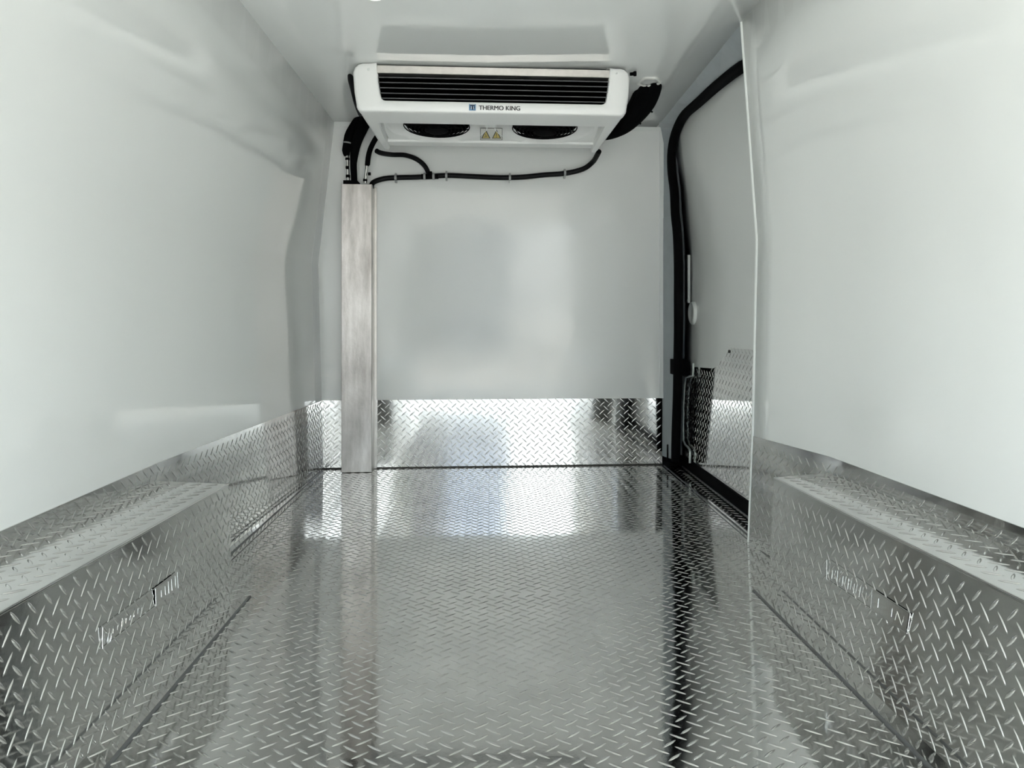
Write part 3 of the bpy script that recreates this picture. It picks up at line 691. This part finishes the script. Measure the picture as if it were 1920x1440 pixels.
# ------------------------------------------------------------------ pipes and hoses
def hose(name, pts, r, label, cat, m_='hose', group=None, off=0.025, sub=5):
    mb = MB(); mb.tube([hitB(p[0], p[1], p[2] if len(p) > 2 else off) for p in pts], r, 14, sub)
    return tag(mb.build(name, m_), label, cat, group)
hose('drain_hose', [(696,352,.05),(700,342,.035),(720,335),(747,333),(787,332),(837,329),(887,331),(937,333),(980,332),(1020,328),(1060,325),(1093,317,.04),(1111,304,.07),(1119,292,.13),(1123,284,.17)], 0.0118, 'long black drain hose clipped across the bulkhead below the unit', 'hose')
hose('drain_hose', [(706,283,.20),(715,287,.17),(735,290,.10),(760,291,.06),(782,299),(797,312),(805,329)], 0.0108, 'short black drain hose curving down from the unit to the long hose', 'hose')
def pipe_cl(x, y, w_=6, white=False, label='', nm='hose_clip'):
    c_ = hitB(x, y, 0.025); t_ = (hitB(x+8, y, 0.025)-hitB(x-8, y, 0.025)).normalized()
    mb = MB(); mb.tube([c_-t_*w_*0.00122, c_+t_*w_*0.00122], 0.0145, 14, 1)
    mb.box((c_.x-0.004, c_.y-0.004, c_.z-0.021), (c_.x+0.004, bY(c_.x)-0.0005, c_.z-0.011)); mb.box((c_.x-0.004, c_.y-0.004, c_.z+0.011), (c_.x+0.004, bY(c_.x)-0.0005, c_.z+0.020))
    return tag(mb.build(nm, 'clip'), label, 'hose clip', 'clips on the long drain hose')
pipe_cl(742, 333, 4, label='grey hose clip nearest the aluminium duct')
pipe_cl(837, 329, 4, label='grey hose clip just right of the hose junction')
z_ = pipe_cl(956, 333, 4, label='grey hose clip with a white cable tie tail, mid bulkhead')
mb = MB(); q = hitB(957, 339, 0.03); mb.box(q+Vector((-0.004, 0, -0.018)), q+Vector((0.005, 0.004, 0.0))); mb.box(q+Vector((-0.001, 0, -0.024)), q+Vector((0.002, 0.004, -0.018))); mb.build('tie_tail', 'trim', z_)
pipe_cl(1059, 325, 4, label='grey hose clip furthest right on the drain hose')
J = empty('hose_junction', hitB(806, 331, 0.025)); tag(J, 'small black T junction with grey clamps where the two drain hoses meet', 'hose junction')
jl = J.location.copy()
mb = MB(); mb.tube([hitB(790, 331.5, .025)-jl, hitB(822, 330.5, .025)-jl], 0.0125, 14, 1); mb.tube([hitB(805, 322, .025)-jl, hitB(806, 331, .025)-jl], 0.012, 14, 1); mb.build('tee', 'black', J)
for x in (796, 813):
    mb = MB(); mb.tube([hitB(x-2, 331, .025)-jl, hitB(x+2, 331, .025)-jl], 0.0155, 14, 1); mb.build('clamp', 'clip', J)
# refrigerant lines above the duct
hose('refrigerant_pipe', [(664,352,.05),(664,335,.05),(663,305,.05),(667,272,.055),(676,245,.07),(688,222,.11),(694,205,.15)], [0.014,0.014,0.015,0.022,0.028,0.028,0.022], 'thick black insulated pipe rising from the duct top behind the unit', 'pipe', 'foam')
Lf = empty('pipe_fitting', hitB(652, 337, .05)); tag(Lf, 'left pipe fitting above the duct, silver tube under a black connector', 'pipe fitting', 'pipe fittings above the duct')
ll = Lf.location.copy()
def part(par, name, pts, r, m_, seg=12, sub=1):
    mb = MB(); mb.tube([hitB(*p)-par.location for p in pts], r, seg, sub); return mb.build(name, m_, par)
part(Lf, 'silver_tube', [(653,342,.05),(652,318,.05),(651,292,.05)], 0.0068, 'fitting')
part(Lf, 'collar', [(651.5,300,.05),(651.5,296,.05)], 0.0095, 'black')
part(Lf, 'collar', [(652.5,333,.05),(652.5,328,.05)], 0.0095, 'black')
part(Lf, 'service_valve', [(648.5,314,.06),(654,314,.06)], 0.007, 'black')
part(Lf, 'connector', [(650,292,.05),(649,283,.05),(651,272,.05),(653,256,.05),(660,244,.055),(670,230,.07),(684,214,.10)], [0.0125,0.018,0.019,0.018,0.021,0.023,0.022], 'foam', 14, 2)
part(Lf, 'band', [(651.5,269.5,.05),(651.8,267,.05)], 0.0195, 'clip')
Rf = empty('pipe_fitting', hitB(685, 338, .05)); tag(Rf, 'right pipe fitting above the duct, silver tube below a curved black hose', 'pipe fitting', 'pipe fittings above the duct')
part(Rf, 'silver_tube', [(685,344,.05),(686,328,.05),(688.5,308,.05)], 0.0072, 'fitting')
part(Rf, 'collar', [(684.5,340,.05),(685,336,.05)], 0.0095, 'black')
part(Rf, 'collar', [(688,311,.05),(688.8,307,.05)], 0.0095, 'black')
part(Rf, 'collar', [(689,303,.05),(689.6,299,.05)], 0.0092, 'black')
part(Rf, 'service_valve', [(690,326,.06),(695,326,.06)], 0.007, 'black')
part(Rf, 'hose', [(689,309,.05),(691,292,.05),(695,278,.06),(703,262,.09),(712,250,.14)], 0.0115, 'foam', 14, 4)
# insulated bundle at the right
def w3(px, py, Y): return O+ray(px, py)*Y                 # Y = depth from the camera here
B = empty('pipe_bundle', w3(1220, 156, 2.87)); tag(B, 'fat bundle of black insulated pipes from ceiling hole to behind the unit', 'pipe bundle')
bl = B.location.copy()
for k, (dx, dy, dY, r) in enumerate(((12, 4, 0.0, .026), (-6, 2, 0.02, .029), (4, -3, 0.05, .028), (-16, -2, 0.05, .024))):
    pts = [(1215+dx, 146, 2.86+dY), (1216+dx, 166, 2.90+dY), (1205+dx*.9, 194+dy*.4, 2.99+dY), (1186+dx*.7, 218+dy*.8, 3.09+dY), (1165+dx*.4, 238+dy, 3.18+dY), (1135+dx*.2, 252+dy, 3.26+dY*.5), (1105, 256, 3.30)]
    mb = MB(); mb.tube([w3(*p)-bl for p in pts], [r*.9, r, r, r, r*.85, r*.6, r*.5], 14, 4); mb.build('insulated_pipe', 'foam', B)
for px, py, Y in ((1222, 209, 3.02), (1200, 231, 3.12)):
    mb = MB(); c_ = w3(px, py, Y)-bl; mb.tube([c_+Vector((-.02,0,.01)), c_+Vector((.004, 0, -.003))], 0.004, 8, 1); mb.build('cable_tie', 'black', B)
mb = MB(); cc = hitP(1219, 151, Vector((0,0,1.5825)), Vector((0,0,1)))
rs = random.Random(5); ringA = []; prof_ = []
N = 28
for (rad, zz) in ((0.046, 0.004), (0.044, -0.001), (0.040, -0.003), (0.036, -0.003), (0.03, 0.0)):
    prof_.append([Vector((cc.x+(rad+0.006*math.sin(3*t*2*PI/N+1)+rs.uniform(-.002,.002))*math.cos(2*PI*t/N), cc.y+0.02+(rad*1.2+0.004*math.sin(5*t*2*PI/N))*math.sin(2*PI*t/N), cc.z+zz)) for t in range(N)])
for A, Bp in zip(prof_, prof_[1:]): mb.loft(A, Bp, True, True)
tag(mb.build('sealant_ring', 'white_s'), 'lumpy white sealant round the ceiling hole of the pipe bundle', 'sealant')
# small pipe at the unit's left shoulder, bolt at its right
mb = MB(); mb.tube([w3(656, 134, 2.72), w3(657.5, 148, 2.76), w3(662, 168, 2.82), w3(668, 196, 2.90), w3(676, 214, 3.0)], [.008, .011, .010, .008, .01], 12, 3)
tag(mb.build('electric_cable', 'hose'), 'black cable hugging the left shoulder of the cooling unit', 'cable')
mb = MB(); mb.tube([w3(1181, 139, 2.72), w3(1190, 138.5, 2.72)], 0.006, 10, 1); mb.tube([w3(1188, 138.5, 2.72), w3(1193, 138.2, 2.72)], 0.009, 10, 1)
tag(mb.build('mounting_bolt', 'black'), 'small dark bolt at the right shoulder of the cooling unit', 'bolt')

# ceiling lamps, just peeping into the top of the picture
for px, r, lb in ((1167, 0.042, 'round white ceiling lamp at the top edge, right of the unit'), (702, 0.040, 'round white ceiling lamp at the top edge, left of the unit')):
    c_ = Vector(((px-VX)*2.06/F, 2.045-0.0645*(px-VX)*2.06/F, ZT+ (0.004 if px > VX else 0)))
    L = empty('ceiling_lamp', c_); tag(L, lb, 'ceiling lamp', 'round ceiling lamps')
    mb = MB(); mb.lathe([(r, 0.004), (r, -0.004), (r-0.006, -0.007)], Matrix.Identity(4), 32); mb.build('rim', 'trim', L)
    mb = MB(); mb.lathe([(r-0.006, -0.006), (r*.6, -0.010), (0.0001, -0.011)], Matrix.Identity(4), 32); mb.build('lens', 'lens', L)

# ------------------------------------------------------------------ van body round the liner
mb = MB(); x0, x1, z0, z1 = -0.98, 1.05, -0.12, 1.72; YF = 3.75
mb.add([(x0,YR,z0),(x1,YR,z0),(x1,YR,z1),(x0,YR,z1),(x0,YF,z0),(x1,YF,z0),(x1,YF,z1),(x0,YF,z1)], [(0,1,5,4),(1,2,6,5),(2,3,7,6),(3,0,4,7),(4,5,6,7)])
ri = [(-0.785,YR,-0.03),(0.84,YR,-0.03),(0.79,YR,1.59),(-0.70,YR,1.59)]
ro = [(x0,YR,z0),(x1,YR,z0),(x1,YR,z1),(x0,YR,z1)]
mb.loft([Vector(p) for p in ri], [Vector(p) for p in ro], close=True)
tag(mb.build('trim_9', 'body'), kind='structure')

# ------------------------------------------------------------------ behind the camera: ground, and unseen blocks added to shape reflections
mb = MB(); mb.add([(-150, -150, -0.68), (150, -150, -0.68), (150, 60, -0.68), (-150, 60, -0.68)], [(0,1,2,3)])
tag(mb.build('ground', 'ground'), kind='structure')
bd = empty('reflection_block_left', (-8, -19, -0.68)); tag(bd, 'unseen dark blue grey block added behind the van at left to shape reflections', 'stand-in building')
mb = MB(); mb.box((-14, -6, 0), (6.5, 0, 4.6)); mb.build('wall', 'facade', bd)
mb = MB(); mb.box((-14, -6, 4.6), (6.5, 0, 8.2)); mb.build('reflection_top', 'refl_grey', bd)  # lighter top, added to brighten the reflection on the floor
for x in (-10, -4.5, 1.0):
    mb = MB(); mb.box((x, 0, 0), (x+3.6, 0.08, 3.4)); mb.build('shutter', 'shutter', bd)
bd = empty('reflection_block_mid', (-0.3, -18, -0.68)); tag(bd, 'unseen pale blue block added between the two dark ones to shape reflections', 'stand-in building')
mb = MB(); mb.box((-1.1, -5, 0), (1.1, 0, 4.4)); mb.build('wall', 'panel', bd)
mb = MB(); mb.box((-1.1, -5, 4.4), (1.1, 0, 7.6)); mb.build('reflection_top', 'refl_blue', bd)  # paler top added likewise, for a brighter floor reflection
bd = empty('reflection_block_right', (11.4, -20, -0.68)); tag(bd, 'unseen dark block added behind the van at right to shape reflections', 'stand-in building')
mb = MB(); mb.box((-7.0, -6, 0), (14, 0, 8.0)); mb.build('wall', 'facade', bd)
for x in (-5.5, -2.5, 0.5):
    mb = MB(); mb.box((x, 0, 1.0), (x+1.8, 0.06, 2.6)); mb.build('window', 'glass', bd)
